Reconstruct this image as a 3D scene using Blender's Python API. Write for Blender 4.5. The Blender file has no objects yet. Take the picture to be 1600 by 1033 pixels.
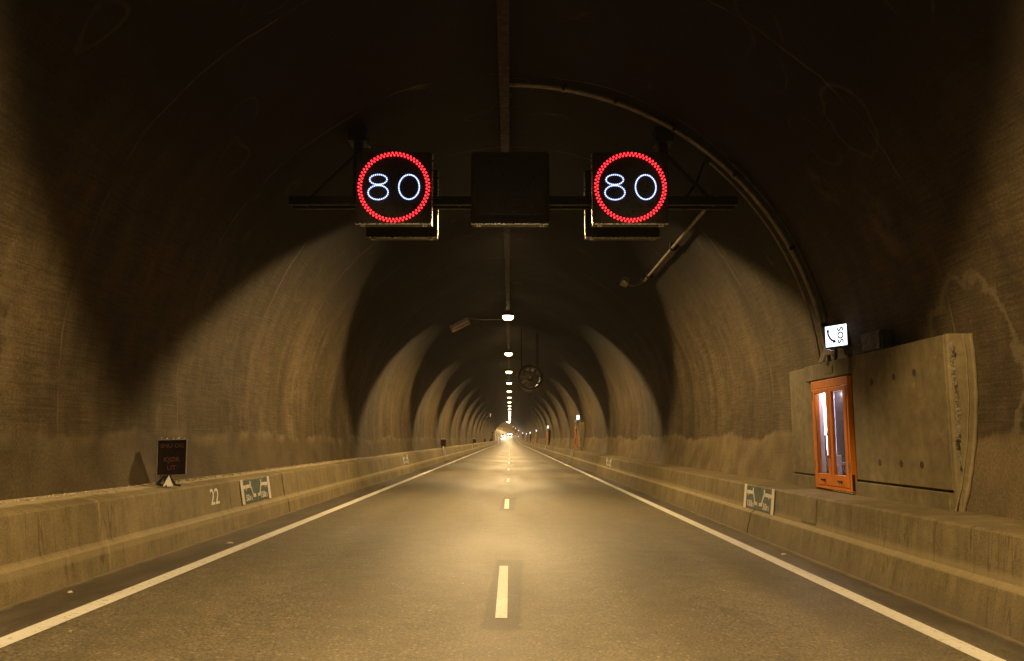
import bpy, bmesh, math, random
from mathutils import Vector, Matrix
random.seed(7)
R = math.radians
C = bpy.context.scene.collection
sc = bpy.context.scene

# ---------------------------------------------------------------- alignment of the tunnel
Y0, Y1 = -46.0, 640.0            # ends of the bore
RAD, CZ = 5.43, 2.38             # radius and centre height of the vault
FALL = 0.017                     # crossfall of the road

def path(y):
    """sideways and vertical shift of the bore: straight, then a sag and a left bend"""
    t = max(0.0, y - 270.0)
    if t < 60: z, x = t*t/4000.0, -t*t/6000.0
    else: z, x = 0.9 + 0.03*(t-60), -0.6 - 0.02*(t-60)
    if y > 470: x -= (y-470)**2/2600.0
    return x, z

def P(x, y, z):
    a, b = path(y)
    return Vector((x+a, y, z+b))

def stations(fine=0.5, extra=()):
    ys, y = [], Y0
    while y < 70: ys.append(y); y += fine
    while y < 270: ys.append(y); y += 2.0
    while y < Y1: ys.append(y); y += 4.0
    ys.append(Y1)
    ys = sorted(set([round(v, 4) for v in ys] + [round(v, 4) for v in extra]))
    return ys

# ---------------------------------------------------------------- mesh helpers
class MB:
    def __init__(s): s.v, s.f = [], []
    def add(s, vs, fs):
        b = len(s.v); s.v += [tuple(v) for v in vs]; s.f += [tuple(b+i for i in f) for f in fs]; return s
    def box(s, x0, x1, y0, y1, z0, z1, M=None, ch=0.0):
        if ch:
            bm = bmesh.new()
            bmesh.ops.create_cube(bm, size=1.0)
            for v in bm.verts:
                v.co = Vector((x0 if v.co.x < 0 else x1, y0 if v.co.y < 0 else y1, z0 if v.co.z < 0 else z1))
            bmesh.ops.bevel(bm, geom=list(bm.edges), offset=ch, segments=2, affect='EDGES', profile=0.5)
            bm.verts.index_update()
            vs = [v.co.copy() for v in bm.verts]; fs = [[v.index for v in f.verts] for f in bm.faces]
            bm.free()
        else:
            vs = [Vector(p) for p in ((x0,y0,z0),(x1,y0,z0),(x1,y1,z0),(x0,y1,z0),(x0,y0,z1),(x1,y0,z1),(x1,y1,z1),(x0,y1,z1))]
            fs = [(0,3,2,1),(4,5,6,7),(0,1,5,4),(1,2,6,5),(2,3,7,6),(3,0,4,7)]
        if M: vs = [M @ v for v in vs]
        return s.add(vs, fs)
    def tube(s, pts, r, n=10, cap=True):
        pts = [Vector(p) for p in pts]; rr = r if isinstance(r, (list, tuple)) else [r]*len(pts)
        rings, up = [], None
        for i, p in enumerate(pts):
            d = (pts[min(i+1, len(pts)-1)] - pts[max(i-1, 0)]).normalized()
            if up is None: up = Vector((0,0,1)) if abs(d.z) < .9 else Vector((1,0,0))
            a = d.cross(up).normalized(); b = a.cross(d).normalized(); up = b
            rings.append([p + (a*math.cos(2*math.pi*k/n) + b*math.sin(2*math.pi*k/n))*rr[i] for k in range(n)])
        vs = [v for r_ in rings for v in r_]
        fs = [(i*n+k, i*n+(k+1) % n, (i+1)*n+(k+1) % n, (i+1)*n+k) for i in range(len(pts)-1) for k in range(n)]
        if cap: fs += [tuple(range(n))[::-1], tuple((len(pts)-1)*n+k for k in range(n))]
        return s.add(vs, fs)
    def lathe(s, prof, n=32, M=None, closed=False):
        """prof: (radius, height) pairs about local z"""
        vs = [Vector((r*math.cos(2*math.pi*k/n), r*math.sin(2*math.pi*k/n), h)) for r, h in prof for k in range(n)]
        if M: vs = [M @ v for v in vs]
        m = len(prof)
        fs = [(i*n+k, i*n+(k+1) % n, (i+1)*n+(k+1) % n, (i+1)*n+k) for i in range(m-1) for k in range(n)]
        if closed: fs += [((m-1)*n+k, (m-1)*n+(k+1) % n, (k+1) % n, k) for k in range(n)]
        else: fs += [tuple(range(n))[::-1], tuple((m-1)*n+k for k in range(n))]
        return s.add(vs, fs)
    def prism(s, poly, d0, d1, M=None):
        """poly in local xy, extruded from z=d0 to z=d1"""
        n = len(poly)
        vs = [Vector((x, y, d0)) for x, y in poly] + [Vector((x, y, d1)) for x, y in poly]
        if M: vs = [M @ v for v in vs]
        fs = [tuple(range(n))[::-1], tuple(range(n, 2*n))] + [(i, (i+1) % n, n+(i+1) % n, n+i) for i in range(n)]
        return s.add(vs, fs)
    def strip(s, line, w, d0, d1, M=None):
        """a flat bar of width w along a local xy polyline"""
        for (a, b) in zip(line[:-1], line[1:]):
            a, b = Vector(a), Vector(b); d = (b-a).normalized(); q = Vector((-d.y, d.x))*w/2; a = a-d*w/2; b = b+d*w/2
            s.prism([a-q, b-q, b+q, a+q], d0, d1, M)
        return s
    def build(s, name, mat, parent=None, smooth=False):
        me = bpy.data.meshes.new(name); me.from_pydata(s.v, [], s.f); me.update()
        bm = bmesh.new(); bm.from_mesh(me); bmesh.ops.recalc_face_normals(bm, faces=bm.faces); bm.to_mesh(me); bm.free()
        if smooth:
            for p in me.polygons: p.use_smooth = True
            if smooth is not True: me.set_sharp_from_angle(angle=R(smooth))
        me.materials.append(mat)
        o = bpy.data.objects.new(name, me); C.objects.link(o); o.parent = parent
        return o

def tag(o, label=None, cat=None, group=None, kind=None):
    for k, v in (('label', label), ('category', cat), ('group', group), ('kind', kind)):
        if v: o[k] = v
    return o

def thing(name, loc, label, cat, group=None, rz=0):
    o = bpy.data.objects.new(name, None); C.objects.link(o)
    o.location = loc; o.rotation_euler = (0, 0, rz); o.empty_display_size = .2
    return tag(o, label, cat, group)

def children(o): return [c for c in bpy.data.objects if c.parent is o]

def copy_tree(o, parent=None, skip=()):
    kids = children(o)
    c = o.copy(); C.objects.link(c); c.parent = parent
    for ch in kids:
        if ch.name.split('.')[0] in skip: continue
        copy_tree(ch, c, skip)
    return c

def text_mesh(name, txt, size, mat, M, parent=None, depth=0.002, align='CENTER', bold=0.0, sx=1.0):
    cu = bpy.data.curves.new(name, 'FONT'); cu.body = txt; cu.size = size; cu.extrude = depth
    cu.align_x = align; cu.align_y = 'CENTER'; cu.offset = bold
    t = bpy.data.objects.new(name, cu); C.objects.link(t)
    dg = bpy.context.evaluated_depsgraph_get(); dg.update()
    me = bpy.data.meshes.new_from_object(t.evaluated_get(dg))
    bpy.data.objects.remove(t); bpy.data.curves.remove(cu)
    me.transform(M @ Matrix.Diagonal((sx, 1, 1, 1))); me.materials.clear(); me.materials.append(mat); me.name = name
    o = bpy.data.objects.new(name, me); C.objects.link(o); o.parent = parent
    return o

def frame(o, r, u):
    """matrix taking local (x right, y up, z out of the face) to the world"""
    r = Vector(r).normalized(); u = Vector(u).normalized(); n = r.cross(u).normalized(); u = n.cross(r)
    m = Matrix((r, u, n)).transposed().to_4x4(); m.translation = Vector(o)
    return m

# ---------------------------------------------------------------- materials
class NT:
    def __init__(s, name, rough=.7, metal=0.0, spec=.5):
        s.m = bpy.data.materials.new(name); s.m.use_nodes = True
        s.t = s.m.node_tree; s.b = s.t.nodes['Principled BSDF']
        s.b.inputs['Roughness'].default_value = rough; s.b.inputs['Metallic'].default_value = metal
        s.b.inputs['Specular IOR Level'].default_value = spec
    def n(s, typ, **kw):
        nd = s.t.nodes.new(typ)
        for k, v in kw.items(): setattr(nd, k, v)
        return nd
    def put(s, sock, v):
        if isinstance(v, bpy.types.NodeSocket): s.t.links.new(v, sock)
        else:
            if sock.type == 'RGBA' and isinstance(v, (tuple, list)) and len(v) == 3: v = (*v, 1)
            sock.default_value = v
    def math(s, op, a, b=0.0, c=0.0, clamp=False):
        nd = s.n('ShaderNodeMath', operation=op, use_clamp=clamp)
        for i, v in enumerate((a, b, c)): s.put(nd.inputs[i], v)
        return nd.outputs[0]
    def smooth(s, v, a, b, c=0.0, d=1.0):
        nd = s.n('ShaderNodeMapRange', interpolation_type='SMOOTHSTEP')
        for k, x in zip(('Value', 'From Min', 'From Max', 'To Min', 'To Max'), (v, a, b, c, d)): s.put(nd.inputs[k], x)
        return nd.outputs[0]
    def noise(s, vec, scale, detail=4, rough=.55, dist=0.0):
        nd = s.n('ShaderNodeTexNoise'); s.put(nd.inputs['Vector'], vec)
        nd.inputs['Scale'].default_value = scale; nd.inputs['Detail'].default_value = detail
        nd.inputs['Roughness'].default_value = rough; nd.inputs['Distortion'].default_value = dist
        return nd.outputs['Fac']
    def map(s, vec, sc_=(1, 1, 1), loc=(0, 0, 0)):
        nd = s.n('ShaderNodeMapping'); s.put(nd.inputs['Vector'], vec)
        nd.inputs['Scale'].default_value = sc_; nd.inputs['Location'].default_value = loc
        return nd.outputs[0]
    def mix(s, f, a, b):
        nd = s.n('ShaderNodeMix', data_type='RGBA')
        s.put(nd.inputs[0], f); s.put(nd.inputs[6], a); s.put(nd.inputs[7], b)
        return nd.outputs[2]
    def mul(s, col, f):
        nd = s.n('ShaderNodeVectorMath', operation='SCALE'); s.put(nd.inputs[0], col); s.put(nd.inputs['Scale'], f)
        return nd.outputs[0]
    def obj(s): return s.n('ShaderNodeTexCoord').outputs['Object']
    def uv(s, name): return s.n('ShaderNodeUVMap', uv_map=name).outputs[0]
    def xyz(s, v):
        nd = s.n('ShaderNodeSeparateXYZ'); s.put(nd.inputs[0], v); return nd.outputs
    def bump(s, h, strength, dist):
        nd = s.n('ShaderNodeBump'); s.put(nd.inputs['Height'], h)
        nd.inputs['Strength'].default_value = strength; nd.inputs['Distance'].default_value = dist
        s.put(s.b.inputs['Normal'], nd.outputs[0])
    def color(s, c): s.put(s.b.inputs['Base Color'], c); return s

def simple(name, col, rough=.6, metal=0.0, vary=.25, scale=6, spec=.5, bump=0.0):
    k = NT(name, rough, metal, spec); o = k.obj()
    nz = k.noise(o, scale, 5)
    k.color(k.mul(col, k.smooth(nz, .25, .75, 1-vary, 1+vary)))
    k.put(k.b.inputs['Roughness'], k.smooth(k.noise(o, scale*2.3, 3), .3, .7, max(0.03, rough-.12), min(1, rough+.12)))
    if bump: k.bump(k.noise(o, scale*8, 3), bump, .004)
    return k.m

def glow(name, col, strength):
    k = NT(name, .4); k.color(tuple(c*.5 for c in col))
    k.put(k.b.inputs['Emission Color'], col); k.b.inputs['Emission Strength'].default_value = strength
    return k.m

# sprayed-concrete lining; uv 'arc' = (arc length, distance), uv 'hgt' = (height over road, side)
def make_lining():
    k = NT('sprayed_concrete', .85, spec=.3)
    a = k.uv('arc'); h = k.uv('hgt'); hx = k.xyz(h); ax = k.xyz(a)
    big = k.noise(a, .45, 4, .5); mid = k.noise(a, 2.6, 5, .6); fine = k.noise(a, 26, 5, .7); grit = k.noise(a, 95, 2, .6)
    stri = k.noise(k.map(a, (34, 1.1, 1)), 1.0, 4, .7)          # trowel lines running along the bore
    col = k.mix(k.smooth(big, .3, .7), (.057, .042, .0215), (.087, .065, .034))
    col = k.mul(col, k.smooth(mid, .25, .75, .78, 1.2))
    col = k.mul(col, k.smooth(stri, .3, .7, .74, 1.26))
    col = k.mul(col, k.smooth(fine, .3, .7, .74, 1.26))
    col = k.mul(col, k.smooth(grit, .3, .7, .74, 1.26))
    # vertical washes running down the arch
    run = k.noise(k.map(a, (.10, .95, 1)), 1.0, 4, .62)
    col = k.mul(col, k.smooth(run, .34, .68, .78, 1.34))
    col = k.mul(col, k.smooth(hx[1], -1, 1, 1.0, .86))
    # vault shade put into the colour, darkening towards the crown
    crown_shade = k.smooth(k.math('ADD', hx[0], k.math('MULTIPLY', big, 1.2)), 3.9, 7.0)
    col = k.mix(crown_shade, col, (.0045, .0028, .0016))
    # chalky rings and blots of lime
    ctr = k.noise(k.map(a, (.5, .62, 1), (3.1, 7.7, 0)), 1.0, 1.0, .4)
    ring = k.math('SUBTRACT', 1.0, k.smooth(k.math('ABSOLUTE', k.math('SUBTRACT', ctr, .665)), .001, .010))
    blot = k.smooth(k.noise(k.map(a, (.45, .9, 1), (11, 3, 0)), 1.0, 5, .6), .64, .76)
    gate = k.smooth(k.noise(a, 1.4, 3), .40, .58)
    lime = k.math('MULTIPLY', k.math('MAXIMUM', k.math('MULTIPLY', ring, .13), k.math('MULTIPLY', blot, .45)), gate)
    col = k.mix(lime, col, (.20, .165, .10))
    # lime marks left by single seeps: (arc, distance, half sizes, ring or blot, strength)
    wv = k.math('MULTIPLY', k.math('SUBTRACT', k.noise(a, 1.9, 4, .6), .5), .9)
    for ca, cy_, ra, rb, isring, amt in ((3.49, 10.2, .50, .42, 1, .17), (2.05, 10.9, .85, .34, 0, .32), (3.04, 11.8, .45, .26, 0, .22), (-.1, 9.75, 1.25, .95, 1, .30),
                                         (17.55, 12.9, .34, .14, 0, .25), (17.5, 16.9, .36, .17, 1, .30), (17.55, 20.6, .30, .17, 1, .35), (16.4, 21.0, .25, .22, 1, .4), (17.0, 8.4, 1.2, .75, 0, .35)):
        du = k.math('DIVIDE', k.math('SUBTRACT', ax[0], ca), ra); dv = k.math('DIVIDE', k.math('SUBTRACT', ax[1], cy_), rb)
        e = k.math('ADD', k.math('SQRT', k.math('ADD', k.math('MULTIPLY', du, du), k.math('MULTIPLY', dv, dv))), wv)
        if isring: f = k.math('SUBTRACT', 1.0, k.smooth(k.math('ABSOLUTE', k.math('SUBTRACT', e, 1.0)), .01, .10))
        else: f = k.math('MULTIPLY', k.math('SUBTRACT', 1.0, k.smooth(e, .35, 1.1)), k.smooth(mid, .35, .6))
        col = k.mix(k.math('MULTIPLY', f, amt), col, (.21, .175, .11))
    # casting joints every 4.9 m, wandering a little
    jy = k.math('ADD', ax[1], k.math('MULTIPLY', k.math('SUBTRACT', k.noise(k.map(a, (.5, .05, 1)), 1.0, 3), .5), .5))
    jd = k.math('ABSOLUTE', k.math('SUBTRACT', k.math('FRACT', k.math('DIVIDE', k.math('ADD', jy, 207.8), 3.6)), .5))
    jt = k.math('MULTIPLY', k.math('SUBTRACT', 1.0, k.smooth(jd, .001, .006)), k.smooth(k.noise(a, .8, 4), .40, .62, 0, .55))
    col = k.mix(jt, col, (.19, .155, .095))
    # splash band above the barrier with a ragged pale upper edge
    edge = k.math('ADD', k.math('MULTIPLY', k.noise(k.map(a, (.15, 1.7, 1)), 1.0, 7, .70), .42), k.math('MULTIPLY', k.noise(k.map(a, (.1, .23, 1)), 1.0, 2), .75))
    d = k.math('SUBTRACT', hx[0], k.math('ADD', edge, 1.10))
    low = k.math('SUBTRACT', 1.0, k.smooth(k.math('ADD', d, k.math('MULTIPLY', k.math('SUBTRACT', fine, .5), .2)), -.05, .04))
    rim = k.math('MULTIPLY', low, k.smooth(d, -.26, -.01))
    wash = k.mix(k.smooth(k.noise(a, 1.3, 5), .3, .7), (.062, .047, .025), (.102, .079, .043))
    wash = k.mul(wash, k.smooth(hx[1], -1, 1, .98, 1.50))
    wash = k.mul(wash, k.smooth(fine, .25, .75, .72, 1.28)); wash = k.mul(wash, k.smooth(grit, .3, .7, .8, 1.2))
    col = k.mix(k.math('MULTIPLY', low, .9), col, wash)
    col = k.mix(k.math('MULTIPLY', rim, k.smooth(k.noise(a, .9, 3), .42, .60, 0, .65)), col, (.165, .130, .075))
    # pale dried splash blot low on the right wall
    k.color(col)
    hh = k.math('ADD', k.math('MULTIPLY', fine, .7), k.math('ADD', k.math('MULTIPLY', grit, .35), k.math('MULTIPLY', stri, .5)))
    k.bump(k.math('ADD', hh, k.math('MULTIPLY', mid, 1.2)), .8, .018)
    return k.m

def make_barrier():
    k = NT('barrier_concrete', .8, spec=.35); o = k.obj(); X = k.xyz(o)
    big = k.noise(o, .8, 4); mid = k.noise(o, 5, 6, .65); fine = k.noise(o, 60, 4, .7)
    st = k.noise(k.map(o, (1, 3.2, .35)), 1.6, 5, .65)
    col = k.mix(k.smooth(big, .3, .7), (.172, .138, .072), (.226, .183, .098))
    col = k.mul(col, k.smooth(mid, .25, .75, .86, 1.12)); col = k.mul(col, k.smooth(st, .3, .72, 1.10, .80))
    col = k.mul(col, k.smooth(fine, .3, .7, .74, 1.26))
    dst = k.math('MULTIPLY', k.smooth(k.math('ADD', k.math('MULTIPLY', X[0], -1.0), k.math('MULTIPLY', mid, .12)), 5.06, 5.14), .7)
    col = k.mix(dst, col, (.44, .38, .24))
    scr = k.smooth(k.noise(k.map(o, (1, .35, 9)), 1.6, 6, .7), .60, .70)
    col = k.mix(k.math('MULTIPLY', scr, .35), col, (.12, .10, .07))
    hair = k.math('ABSOLUTE', k.math('SUBTRACT', k.noise(k.map(o, (.2, .9, .07)), 1.0, 4, .7), .5))
    col = k.mul(col, k.smooth(hair, .0, .006, .62, 1.0))
    col = k.mul(col, k.smooth(X[0], -1, 1, 1.0, .80))        # the right-hand barrier is toned darker than the left
    # rubber scuffs and splash dirt low down
    dirt = k.math('MULTIPLY', k.math('SUBTRACT', 1.0, k.smooth(k.math('ADD', X[2], k.math('MULTIPLY', mid, .14)), .0, .22)), .5)
    col = k.mix(dirt, col, (.13, .11, .08))
    led = k.math('MULTIPLY', k.smooth(k.math('ADD', X[2], k.math('MULTIPLY', fine, .04)), .285, .33), k.math('SUBTRACT', 1.0, k.smooth(k.math('ADD', X[2], k.math('MULTIPLY', mid, .06)), .40, .47)))
    col = k.mix(k.math('MULTIPLY', led, .40), col, (.34, .285, .165))
    spot = k.smooth(k.noise(k.map(o, (1, 1.2, 2.2)), 1.5, 4, .6), .63, .74)
    col = k.mix(k.math('MULTIPLY', spot, .55), col, (.12, .105, .075))
    k.color(col)
    k.bump(k.math('ADD', k.math('MULTIPLY', mid, .7), k.math('MULTIPLY', fine, .4)), .6, .012)
    return k.m

def make_asphalt():
    k = NT('asphalt', .5, spec=.60); o = k.obj(); X = k.xyz(o)
    big = k.noise(k.map(o, (1, .18, 1)), .9, 4); mid = k.noise(o, 3.0, 5, .6)
    g1 = k.noise(o, 40, 4, .75); g2 = k.noise(o, 110, 2, .7)
    vo = k.n('ShaderNodeTexVoronoi'); k.put(vo.inputs['Vector'], o); vo.inputs['Scale'].default_value = 26
    rnd = k.xyz(vo.outputs['Color'])[0]
    chip = k.math('MULTIPLY', k.smooth(rnd, .86, .95), k.math('SUBTRACT', 1.0, k.smooth(vo.outputs['Distance'], .18, .5)))
    col = k.mix(k.smooth(big, .3, .7), (.112, .096, .060), (.140, .121, .078))
    col = k.mul(col, k.smooth(mid, .3, .7, .88, 1.12))
    col = k.mul(col, k.smooth(g1, .34, .66, .45, 1.55)); col = k.mul(col, k.smooth(g2, .3, .7, .6, 1.4))
    col = k.mix(k.math('MULTIPLY', chip, .6), col, (.34, .30, .23))
    # small bright bits of litter and stone
    v2 = k.n('ShaderNodeTexVoronoi'); k.put(v2.inputs['Vector'], k.map(o, (1, .6, 1))); v2.inputs['Scale'].default_value = 2.6
    bit = k.math('MULTIPLY', k.math('SUBTRACT', 1.0, k.smooth(v2.outputs['Distance'], .022, .036)), k.smooth(k.xyz(v2.outputs['Color'])[1], .5, .55))
    col = k.mix(bit, col, (.55, .5, .4))
    # wheel tracks polished a bit lighter and oil line darker between them
    trk = k.math('ABSOLUTE', k.math('SUBTRACT', k.math('ABSOLUTE', k.math('ADD', k.math('ABSOLUTE', k.math('ADD', X[0], .08)), -1.9)), .78))
    col = k.mul(col, k.smooth(trk, .0, .6, 1.10, .95))
    # old joint patches burnt off round the lane dashes
    dy = k.math('ABSOLUTE', k.math('SUBTRACT', k.math('FRACT', k.math('DIVIDE', k.math('SUBTRACT', X[1], 9.35-11.85*.5-11.85*6), 11.85)), .5))
    wob = k.math('MULTIPLY', k.math('SUBTRACT', k.noise(o, 9, 4), .5), .12)
    skew = k.math('MULTIPLY', k.math('SUBTRACT', k.math('FRACT', k.math('DIVIDE', k.math('SUBTRACT', X[1], 9.35-11.85*.5-11.85*6), 11.85)), .5), .25)
    mx = k.math('ABSOLUTE', k.math('ADD', k.math('ADD', X[0], .040), k.math('SUBTRACT', wob, skew)))
    pm = k.math('MULTIPLY', k.math('SUBTRACT', 1.0, k.smooth(mx, .150, .195)), k.math('SUBTRACT', 1.0, k.smooth(k.math('ADD', dy, k.math('MULTIPLY', wob, .2)), .165, .180)))
    col = k.mul(col, k.math('SUBTRACT', 1.0, k.math('MULTIPLY', pm, .45)))
    # dirty gutters outside the edge lines
    gut = k.math('MAXIMUM', k.smooth(k.math('MULTIPLY', X[0], -1.0), 3.9, 4.05), k.smooth(X[0], 3.72, 3.86))
    gcol = k.mix(k.smooth(k.noise(k.map(o, (1, .3, 1)), 3, 5), .35, .7), (.045, .037, .027), (.095, .08, .058))
    gcol = k.mul(gcol, k.smooth(g1, .3, .7, .7, 1.3))
    col = k.mix(k.math('MULTIPLY', gut, .8), col, gcol)
    dust = k.math('MAXIMUM', k.smooth(k.math('ADD', k.math('MULTIPLY', X[0], -1.0), k.math('MULTIPLY', mid, .16)), 4.60, 4.70), k.smooth(k.math('ADD', X[0], k.math('MULTIPLY', mid, .16)), 4.22, 4.32))
    col = k.mix(k.math('MULTIPLY', dust, .7), col, (.24, .195, .115))
    k.color(col)
    k.put(k.b.inputs['Roughness'], k.smooth(k.math('ADD', k.math('MULTIPLY', big, .6), k.math('MULTIPLY', g1, .4)), .3, .7, .50, .66))
    k.bump(k.math('ADD', k.math('MULTIPLY', g1, .6), k.math('MULTIPLY', g2, .5)), .55, .006)
    return k.m

def make_paint():
    k = NT('road_paint', .55); o = k.obj()
    w = k.noise(o, 18, 6, .7); g = k.noise(o, 120, 2)
    col = k.mix(k.smooth(w, .54, .70), (.68, .68, .64), (.28, .25, .20))
    col = k.mul(col, k.smooth(k.noise(k.map(o, (1, .25, 1)), 2.2, 4), .3, .7, .86, 1.06)); col = k.mul(col, k.smooth(g, .3, .7, .9, 1.08))
    k.color(col); k.bump(g, .4, .004); return k.m

def make_panel_concrete():
    k = NT('panel_concrete', .75, spec=.35); o = k.obj()
    big = k.noise(o, 1.2, 5); mid = k.noise(o, 7, 6, .65); fine = k.noise(o, 70, 3, .7); st = k.noise(k.map(o, (1, 2.5, .5)), 1.4, 4)
    col = k.mix(k.smooth(big, .28, .72), (.114, .092, .048), (.174, .142, .076))
    col = k.mul(col, k.smooth(mid, .25, .75, .80, 1.18)); col = k.mul(col, k.smooth(st, .3, .7, 1.1, .84)); col = k.mul(col, k.smooth(fine, .3, .7, .9, 1.1))
    sc_ = k.smooth(k.noise(k.map(o, (1, 1, 2.0), (5, 2, 9)), 3.2, 6, .7), .62, .70)
    col = k.mix(k.math('MULTIPLY', sc_, .35), col, (.28, .235, .14))
    k.color(col); k.bump(k.math('ADD', k.math('MULTIPLY', mid, .5), k.math('MULTIPLY', fine, .4)), .4, .008); return k.m

def make_rough_joint():
    k = NT('crumbling_mortar', .95, spec=.2); o = k.obj()
    n = k.noise(k.map(o, (1, 1, .7)), 9, 6, .75); f = k.noise(o, 60, 3)
    col = k.mix(k.smooth(n, .42, .56), (.03, .025, .018), (.20, .175, .125)); k.color(k.mul(col, k.smooth(f, .3, .7, .8, 1.2)))
    k.bump(n, 1.0, .03); return k.m

def make_glass():
    m = bpy.data.materials.new('door_glass'); m.use_nodes = True; t = m.node_tree; t.nodes.clear()
    out = t.nodes.new('ShaderNodeOutputMaterial'); mx = t.nodes.new('ShaderNodeMixShader'); fr = t.nodes.new('ShaderNodeFresnel')
    tr = t.nodes.new('ShaderNodeBsdfTransparent'); gl = t.nodes.new('ShaderNodeBsdfGlossy'); no = t.nodes.new('ShaderNodeTexNoise'); rp = t.nodes.new('ShaderNodeMapRange')
    no.inputs['Scale'].default_value = 9; no.inputs['Detail'].default_value = 6
    rp.inputs['From Min'].default_value = .35; rp.inputs['From Max'].default_value = .7; rp.inputs['To Min'].default_value = .03; rp.inputs['To Max'].default_value = .22
    tc = t.nodes.new('ShaderNodeTexCoord'); t.links.new(tc.outputs['Object'], no.inputs['Vector'])
    t.links.new(no.outputs['Fac'], rp.inputs['Value']); t.links.new(rp.outputs[0], gl.inputs['Roughness'])
    tr.inputs['Color'].default_value = (.95, .92, .97, 1); fr.inputs['IOR'].default_value = 1.5
    ge = t.nodes.new('ShaderNodeNewGeometry'); mt = t.nodes.new('ShaderNodeMath'); mt.operation = 'SUBTRACT'; mt.use_clamp = True; t.links.new(fr.outputs[0], mt.inputs[0]); t.links.new(ge.outputs['Backfacing'], mt.inputs[1]); t.links.new(mt.outputs[0], mx.inputs[0]); t.links.new(tr.outputs[0], mx.inputs[1]); t.links.new(gl.outputs[0], mx.inputs[2])
    t.links.new(mx.outputs[0], out.inputs['Surface']); return m

M = dict(
    lining=make_lining(), barrier=make_barrier(), asphalt=make_asphalt(), paint=make_paint(), panel=make_panel_concrete(),
    mortar=make_rough_joint(), hole=simple('form_hole', (.040, .032, .022), .9, 0, .5, 30), glass=make_glass(),
    steel=simple('galvanised_steel', (.30, .29, .27), .42, .75, .2, 8),
    bright=simple('bare_aluminium', (.72, .70, .66), .30, .8, .12, 10),
    dark=simple('dark_painted_steel', (.018, .015, .013), .5, 0, .3, 5),
    black=simple('black_sign_front', (.016, .014, .016), .38, 0, .3, 7),
    gantry=simple('grimy_gantry_steel', (.006, .005, .0045), .6, .2, .3, 5),
    pipe=simple('dusty_conduit', (.22, .19, .145), .5, .3, .3, 7),
    orange=simple('orange_door_paint', (.56, .160, .003), .45, 0, .10, 4),
    rubber=simple('black_gasket', (.012, .011, .010), .6),
    white=simple('white_enamel', (.74, .72, .68), .45, 0, .1, 9),
    cream=simple('retroreflective_white', (.66, .62, .56), .4, 0, .12, 14),
    teal=simple('teal_plaque', (.085, .120, .108), .4, 0, .25, 9),
    tray=simple('rusty_cable_tray', (.024, .013, .009), .75, .2, .4, 5),
    signback=simple('alarm_sign_front', (.010, .004, .004), .65, 0, .2, 9, .15),
    redtext=glow('dim_red_letters', (.12, .009, .004), .006),
    redled=glow('red_led', (1.0, .018, .026), 5.5),
    whiteled=glow('white_led', (.44, .54, 1.0), 2.8),
    lampglow=glow('sodium_bowl', (1.0, .74, .36), 20.0),
    soswhite=glow('lit_sign_face', (.74, .86, 1.0), 2.6),
    tube=glow('fluorescent_tube', (.93, .90, 1.0), 90.0),
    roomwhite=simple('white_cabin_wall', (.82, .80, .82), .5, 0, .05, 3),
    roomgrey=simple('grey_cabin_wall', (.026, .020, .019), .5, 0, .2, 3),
    redbox=simple('red_extinguisher_cabinet', (.16, .045, .05), .35, 0, .2, 5),
    tin=simple('tin_plinth', (.62, .60, .66), .25, .4, .2, 9),
    poster=simple('lilac_board', (.38, .26, .27), .5, 0, .35, 12),
    fan=simple('fan_casing', (.030, .024, .018), .5, .3, .3, 4),
    blade=simple('fan_blade', (.10, .085, .065), .35, .6, .2, 4),
    carpaint=simple('grey_car_paint', (.12, .12, .125), .25, .3, .1, 3),
    carglass=simple('dark_car_glass', (.01, .01, .012), .08, 0, .1, 3),
    tyre=simple('tyre_rubber', (.015, .015, .015), .8),
    headlamp=glow('car_headlamp', (1.0, .95, .86), 260.0),
    stone=simple('pale_rubble', (.33, .29, .215), .9, 0, .4, 11, bump=.5),
    litter=simple('paper_litter', (.42, .38, .30), .7, 0, .15, 20),
)

# ---------------------------------------------------------------- the bore
KIOSK_Y = [13.22 + 51.2*k for k in range(10)]
ROOM = 1.02                                     # half length of the cabin behind the doors
holes = [(y-ROOM, y+ROOM) for y in KIOSK_Y[:4]]

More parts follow.
